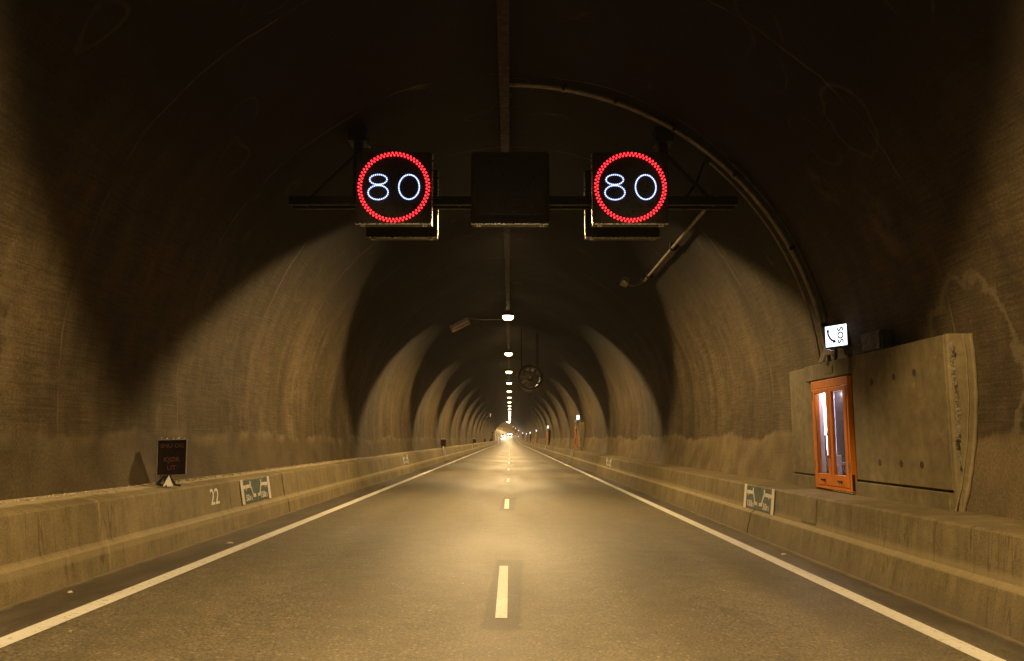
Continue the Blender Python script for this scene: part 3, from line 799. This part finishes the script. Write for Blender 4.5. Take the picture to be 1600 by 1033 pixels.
    MB().tube([(-.055, .07, zb+.50), (-.10, .07, zb+.52), (-.10, .07, zb+.84), (-.055, .07, zb+.86)], .013, 8).build('pull_handle', M['redbox'], root, 40)
    MB().box(-.04, -.0, -.755, -.747, zb+.02, zb+.26).build('gasket', M['rubber'], root)
    return root

def make_sos(yc):
    c = Vector((5.235, 13.25, 3.245)) + Vector((0, yc-13.22, 0))
    root = thing('phone_sign', (c.x, c.y, c.z-.18), '', 'phone sign', 'lit phone signs above the cabins')
    rv = Vector((.19, -.42, 0)).normalized()
    F = frame((0, 0, .18), rv, (0, 0, 1))
    MB().box(-.245, .245, -.19, .19, -.14, -.004, F, .012).build('case', M['rubber'], root)
    MB().box(-.222, .222, -.168, .168, -.0035, .004, F, .003).build('lit_face', M['soswhite'], root)
    # telephone handset
    h = MB(); pts = [(-.165, .085), (-.158, .03), (-.130, -.02), (-.09, -.06), (-.04, -.085)]
    h.strip(pts, .034, .0045, .0065, F)
    h.prism([(-.19, .11), (-.14, .115), (-.135, .065), (-.18, .06)], .0068, .0085, F)
    h.prism([(-.075, -.075), (-.055, -.115), (.0, -.105), (-.01, -.06)], .0068, .0085, F)
    h.build('handset_symbol', M['rubber'], root)
    text_mesh('sign_text', 'SOS', .165, M['rubber'], F @ Matrix.Translation((.105, .0, .0075)) @ Matrix.Rotation(R(90), 4, 'Z'), root, .0015, bold=.004, sx=.92)
    mb = MB(); mb.tube([(-.02, .10, -.24), (.0, .06, -.16), (.0, .04, .0)], .03, 8); mb.build('post', M['rubber'], root)
    mb = MB(); mb.prism([(-.17, -.24), (-.09, -.24), (-.02, -.13), (.10, -.14), (.13, -.08), (-.05, -.035), (-.10, -.10)], -.005, .05, frame((-.16, -.06, -.0), rv, (0, 0, 1))); mb.build('mount_bracket', M['white'], root)
    return root

k0 = make_kiosk(KIOSK_Y[0]); s0 = make_sos(KIOSK_Y[0])
klab = ['nearest concrete emergency cabin with orange double door under the phone sign',
        'second concrete emergency cabin along the right wall, a narrow upright block', 'third concrete emergency cabin along the right wall',
        'fourth concrete emergency cabin along the right wall']
slab = ['lit phone sign reading SOS above the orange door', 'lit phone sign above the second cabin on the right wall',
        'lit phone sign above the third cabin on the right wall', 'lit phone sign above the fourth cabin on the right wall']
far_k, far_s = 'tiny far emergency cabin on the right wall past the fourth one', 'point-like far phone sign on the right wall past the fourth cabin'
k0['label'], s0['label'] = klab[0], slab[0]
ROOMPARTS = ('room_end_wall', 'room_back_wall', 'room_ceiling', 'room_floor', 'wall_cabinet', 'equipment_chest', 'tube_lamp', 'reflection_block', 'reveal_liner')
for i, y in enumerate(KIOSK_Y[1:], 1):
    ax, az = path(y); off = Vector((ax, y-KIOSK_Y[0], az))
    c = copy_tree(k0, None, ROOMPARTS + ('form_tie_hole', 'latch', 'hinge', 'gasket', 'joint_filler', 'name_plate') if i > 3 else ())
    c.location = k0.location + off; c['label'] = klab[i] if i < 4 else far_k
    c = copy_tree(s0, None, ('handset_symbol', 'sign_text') if i > 3 else ()); c.location = s0.location + off; c['label'] = slab[i] if i < 4 else far_s
# two more on the left wall
for y, lab in ((248.0, 'first emergency cabin on the left wall, far down the bore'), (500.0, 'second emergency cabin on the left wall near the far end')):
    ax, az = path(y)
    c = copy_tree(k0, None, ROOMPARTS + ('form_tie_hole', 'latch', 'hinge', 'gasket', 'joint_filler', 'name_plate'))
    c.rotation_euler = (0, 0, math.pi); c.location = (-KX+ax, y, .86+az); c['label'] = lab; c['group'] = 'emergency cabins on the left wall'
    c = copy_tree(s0, None, ('handset_symbol', 'sign_text')); c.rotation_euler = (0, 0, math.pi + 2*R(24)); c.location = (-5.16+ax, y, 3.3+az)
    # that sign is turned to face the approaching traffic
    c.rotation_euler = (0, 0, -R(130)); c['label'] = lab.replace('emergency cabin', 'phone sign').replace('on the left wall', 'above a left-wall cabin'); c['group'] = 'phone signs on the left wall'

# dark junction box on top of the near cabin
jb = thing('junction_box', (5.26, 11.82, 2.825), 'dark junction box on top of the nearest cabin beside the phone sign', 'junction box')
MB().box(-.09, .07, -.33, .33, 0, .30, None, .012).build('case', M['rubber'], jb)
MB().box(-.105, -.092, -.30, .30, .03, .27, None, .004).build('lid', M['rubber'], jb)

# ---------------------------------------------------------------- alarm signs standing on the left ledge
def make_alarm(loc, label):
    root = thing('alarm_sign', loc, label, 'alarm sign', 'unlit alarm signs on the left ledge')
    F = frame((.03, 0, .42), (1, .35, .02), (.05, .02, 1))
    MB().box(-.205, .205, -.26, .26, -.10, .0, F, .008).build('case', M['steel'], root)
    MB().box(-.192, .192, -.25, .25, .0005, .008, F, .003).build('front_panel', M['signback'], root)
    for t, z, s in (('SNU OG', .165, .085), ('KJØR', -.035, .095), ('UT', -.155, .095)):
        text_mesh('sign_text', t, s, M['redtext'], F @ Matrix.Translation((0, z, .0085)), root, .001, bold=.001)
    mb = MB()
    for i in range(5): mb.box(-.16+i*.075, -.13+i*.075, .262, .290, -.07, -.03, F, .004)
    mb.build('hood_clip', M['bright'], root)
    MB().tube([(-.06, .05, .02), (-.06, .05, .30)], .028, 8).build('post', M['dark'], root)
    MB().tube([(-.13, .02, .012), (-.15, .10, .50)], .014, 8).build('conduit', M['pipe'], root)
    mb = MB()
    mb.tube([(.0, -.02, .17), (.12, -.05, .025), (.20, -.05, .015)], .016, 8); mb.tube([(-.05, .0, .16), (-.16, -.03, .03), (-.27, -.03, .015)], .018, 8)
    mb.tube([(-.12, -.08, .04), (-.05, -.10, .015), (.02, -.09, .012)], .024, 8)
    mb.build('foot', M['rubber'], root)
    MB().prism([(-.055, .004), (.085, .004), (.02, .165)], 0, .012, frame((.02, -.10, 0), (1, .25, 0), (0, 0.15, 1))).build('gusset', M['white'], root)
    return root
al0 = None
for i, y in enumerate((12.35, 62.5, 117, 165, 216)):
    lab = ['unlit dark red alarm sign on the left ledge with a white triangular foot', 'second small dark alarm sign along the left ledge', 'third small dark alarm sign along the left ledge'][min(i, 2)] if i < 3 else 'tiny far alarm sign on the left ledge past the third'
    loc = Vector((-4.99, y, .915))
    if al0 is None: al0 = make_alarm(loc, lab)
    else:
        c = copy_tree(al0); c.location = loc; c['label'] = lab

# ---------------------------------------------------------------- jet fan, ceiling board, far cameras
jf = thing('jet_fan', (1.09, 45.2, 4.95), 'round jet fan hung from the vault right of the lamp row', 'jet fan')
RX = Matrix.Rotation(R(90), 4, 'X')
MB().lathe([(.67, 0), (.70, -.03), (.69, -.07), (.62, -.25), (.62, -2.75), (.69, -2.93), (.70, -2.97), (.67, -3.0), (.59, -2.8), (.56, -2.3), (.56, -.4), (.59, -.2)], 40, RX, True).build('casing', M['fan'], jf, 35)
MB().lathe([(.02, -.23), (.10, -.27), (.17, -.38), (.19, -.6), (.19, -1.4), (.05, -1.7)], 24, RX).build('hub', M['blade'], jf, True)
for i in range(9):
    a = 2*math.pi*i/9
    F = Matrix.Rotation(a, 4, 'Y') @ Matrix.Translation((0, .52, .17)) @ Matrix.Rotation(R(35), 4, 'Z')
    MB().box(-.085, .085, -.010, .010, 0, .36, F, .004).build('fan_blade', M['blade'], jf)
MB().lathe([(.672, .004), (.708, .0), (.722, -.03), (.708, -.05), (.706, -.03)], 40, RX, True).build('inlet_ring', M['fan'], jf, True)
for s in (-1, 1):
    for y in (.6, 2.4):
        x = s*.45
        MB().tube([(x, y, .48), (x, y, CZ+math.sqrt(RAD**2-(1.09+x)**2)-4.95+.05)], .02, 8).build('hanger', M['gantry'], jf)

bd = thing('ceiling_board', onarc(5.18, math.pi-math.atan2(5.26+1.6-CZ, 2.32), 39.2), 'small lilac board hung on the left vault beside the nearest lit lamp', 'board')
MB().box(-.48, .48, -.04, .04, -.17, .17, Matrix.Rotation(R(-27), 4, 'Y'), .01).build('panel', M['poster'], bd)
MB().box(-.40, .40, -.055, .055, -.02, .02, Matrix.Rotation(R(-27), 4, 'Y')).build('rail', M['white'], bd)
MB().tube([(.44, 0, .30), (1.2, 0, .24), (2.05, 0, .26)], .012, 6).build('cable', M['pipe'], bd)
MB().tube([(-.25, 0, -.02), (-.36, 0, .22)], .02, 6).build('stay', M['gantry'], bd)

fc = None
for y, lab in ((144, 'white camera on the left vault far down the bore, the nearer one'), (297, 'white camera on the left vault far down the bore, the farther one')):
    a = math.pi-a_c; p = P(4.85*math.cos(a), y, CZ+4.85*math.sin(a))
    if fc is None:
        fc = thing('vault_camera', p, lab, 'camera', 'white cameras on the left vault')
        MB().box(-.17, .17, -.3, .3, -.28, .28, Matrix.Rotation(R(8), 4, 'Y'), .03).build('body', M['white'], fc)
        MB().tube([(-.15, 0, .1), (-.36, 0, .40)], .05, 8).build('bracket', M['gantry'], fc)
        MB().box(-.52, -.30, -.1, .1, -.42, -.22, None, .02).build('junction_block', M['white'], fc)
    else:
        c = copy_tree(fc); c.location = p; c['label'] = lab

# ---------------------------------------------------------------- cars far down the bore with their lamps on
def make_car(loc, label, grp):
    root = thing('car', loc, label, 'car', grp)
    prof = [(-2.1, .30), (2.1, .30), (2.18, .62), (1.95, .92), (1.05, 1.0), (.35, 1.45), (-1.0, 1.47), (-1.75, 1.02), (-2.12, .90)]
    F = frame((0, 0, 0), (0, -1, 0), (0, 0, 1))
    b = MB(); b.prism(prof, -.86, .86, F); b.build('body', M['carpaint'], root)
    w = MB(); w.prism([(1.02, 1.02), (.38, 1.40), (.30, 1.40), (.94, 1.02)], -.76, .76, Matrix.Translation((0, -.03, .02)) @ F); w.build('windscreen', M['carglass'], root)
    for s in (-1, 1):
        for y in (-1.35, 1.30):
            MB().lathe([(.10, -.10), (.32, -.10), (.33, 0), (.32, .10), (.10, .10)], 20, Matrix.Translation((s*.78, y, .33)) @ Matrix.Rotation(R(90), 4, 'Y')).build('wheel', M['tyre'], root)
        MB().box(s*.62-.17, s*.62+.17, -2.23, -2.05, .58, .80, None, .03).build('headlight', M['headlamp'], root)
        sp = bpy.data.lights.new('headlight_beam', 'SPOT'); sp.energy = 3500; sp.spot_size = R(26); sp.spot_blend = .6; sp.color = (1, .93, .82); sp.shadow_soft_size = .08
        so = bpy.data.objects.new('headlight_beam', sp); C.objects.link(so); so.parent = root; so.location = (s*.62, -2.35, .69); so.rotation_euler = (R(85), 0, math.pi)
    return root
pa, pb = P(-1.5, 372, .025), P(2.0, 405, -.03)
ca = make_car(pa, 'oncoming car with glaring headlights, nearer and further left of the two', 'cars with headlights far down the bore')
cb2 = make_car(pb, 'oncoming car with glaring headlights, farther and further right of the two', 'cars with headlights far down the bore')
for c in (ca, cb2): c.rotation_euler = (R(-1.7), 0, 0)

# ---------------------------------------------------------------- rubble along the left ledge, bits of litter in the gutters
mb = MB()
for i in range(2600):
    y = 3.5 + 75*random.random()**1.6
    d = abs(random.gauss(0, .05))
    zc = .955; x = -(wallx(.97)-.03) + d
    s = random.uniform(.006, .022)*(1.5 if random.random() < .06 else 1)
    q = [Vector((random.uniform(.6, 1.2)*sx_, random.uniform(.7, 1.4)*sy_, random.uniform(.5, .9)*sz_))*s for sx_, sy_, sz_ in ((1,0,0),(-1,0,0),(0,1,0),(0,-1,0),(0,0,1),(0,0,-1))]
    zz = .893 + ( -4.885 - x)/(5.62-4.885)*(1.03-.893)
    c = P(x, y, zz + s*.3)
    mb.add([c+v for v in q], [(0,2,4),(2,1,4),(1,3,4),(3,0,4),(2,0,5),(1,2,5),(3,1,5),(0,3,5)])
tag(mb.build('rubble', M['stone']), 'pale crumbs of fallen concrete along the foot of the left wall', 'rubble', kind='stuff')

def litter(x, y, sx, sy, label):
    root = MB(); pts = []
    n = 7
    top = [(sx*math.cos(2*math.pi*i/n)*random.uniform(.7, 1.1), sy*math.sin(2*math.pi*i/n)*random.uniform(.7, 1.1)) for i in range(n)]
    z = rz(x)+.004
    vs = [(a, b, 0) for a, b in top] + [(a*.55, b*.5, random.uniform(.008, .02)) for a, b in top]
    root.add(vs, [(i, (i+1) % n, n+(i+1) % n, n+i) for i in range(n)] + [tuple(range(n, 2*n)), tuple(range(n))[::-1]])
    o = root.build('litter', M['litter']); o.location = (x, y, z)
    return tag(o, label, 'litter', 'bits of litter in the gutters')
litter(-4.14, 12.6, .07, .05, 'pale scrap of litter in the left gutter below the teal plaque')
litter(-4.40, 8.6, .03, .03, 'small pale scrap of litter at the foot of the left barrier')
litter(3.98, 12.4, .05, .05, 'pale scrap of litter in the right gutter before the orange door')

# ---------------------------------------------------------------- exhaust haze
hz = MB().box(-30, 12, Y0-2, Y1+2, -1.2, 24.0).build('haze', bpy.data.materials.new('tunnel_haze'))
tag(hz, 'thin exhaust haze filling the bore', 'haze', kind='stuff')
hm = hz.data.materials[0]; hm.use_nodes = True; ht = hm.node_tree; ht.nodes.clear()
ho = ht.nodes.new('ShaderNodeOutputMaterial'); hv = ht.nodes.new('ShaderNodeVolumePrincipled')
hv.inputs['Color'].default_value = (.85, .82, .78, 1); hv.inputs['Density'].default_value = .00014
ht.links.new(hv.outputs[0], ho.inputs['Volume'])

# ---------------------------------------------------------------- camera, world, render settings
cd = bpy.data.cameras.new('camera'); cam = bpy.data.objects.new('camera', cd); C.objects.link(cam)
cd.sensor_width = 36; cd.lens = 1300/1600*36; cd.clip_start = .05; cd.clip_end = 2000
cam.location = (0, 0, 1.6); cam.rotation_euler = (R(90+7.43), 0, -math.atan(3/1300))
sc.camera = cam
w = bpy.data.worlds.new('World'); sc.world = w; w.use_nodes = True
w.node_tree.nodes['Background'].inputs[0].default_value = (.01, .012, .02, 1); w.node_tree.nodes['Background'].inputs[1].default_value = .05
sc.view_settings.view_transform = 'Standard'; sc.view_settings.look = 'None'; sc.view_settings.exposure = 0; sc.view_settings.gamma = 1
cy = sc.cycles
cy.use_denoising = True
cy.max_bounces = 6; cy.diffuse_bounces = 4; cy.glossy_bounces = 3; cy.transparent_max_bounces = 8
cy.sample_clamp_indirect = 4.0; cy.caustics_reflective = False; cy.caustics_refractive = False
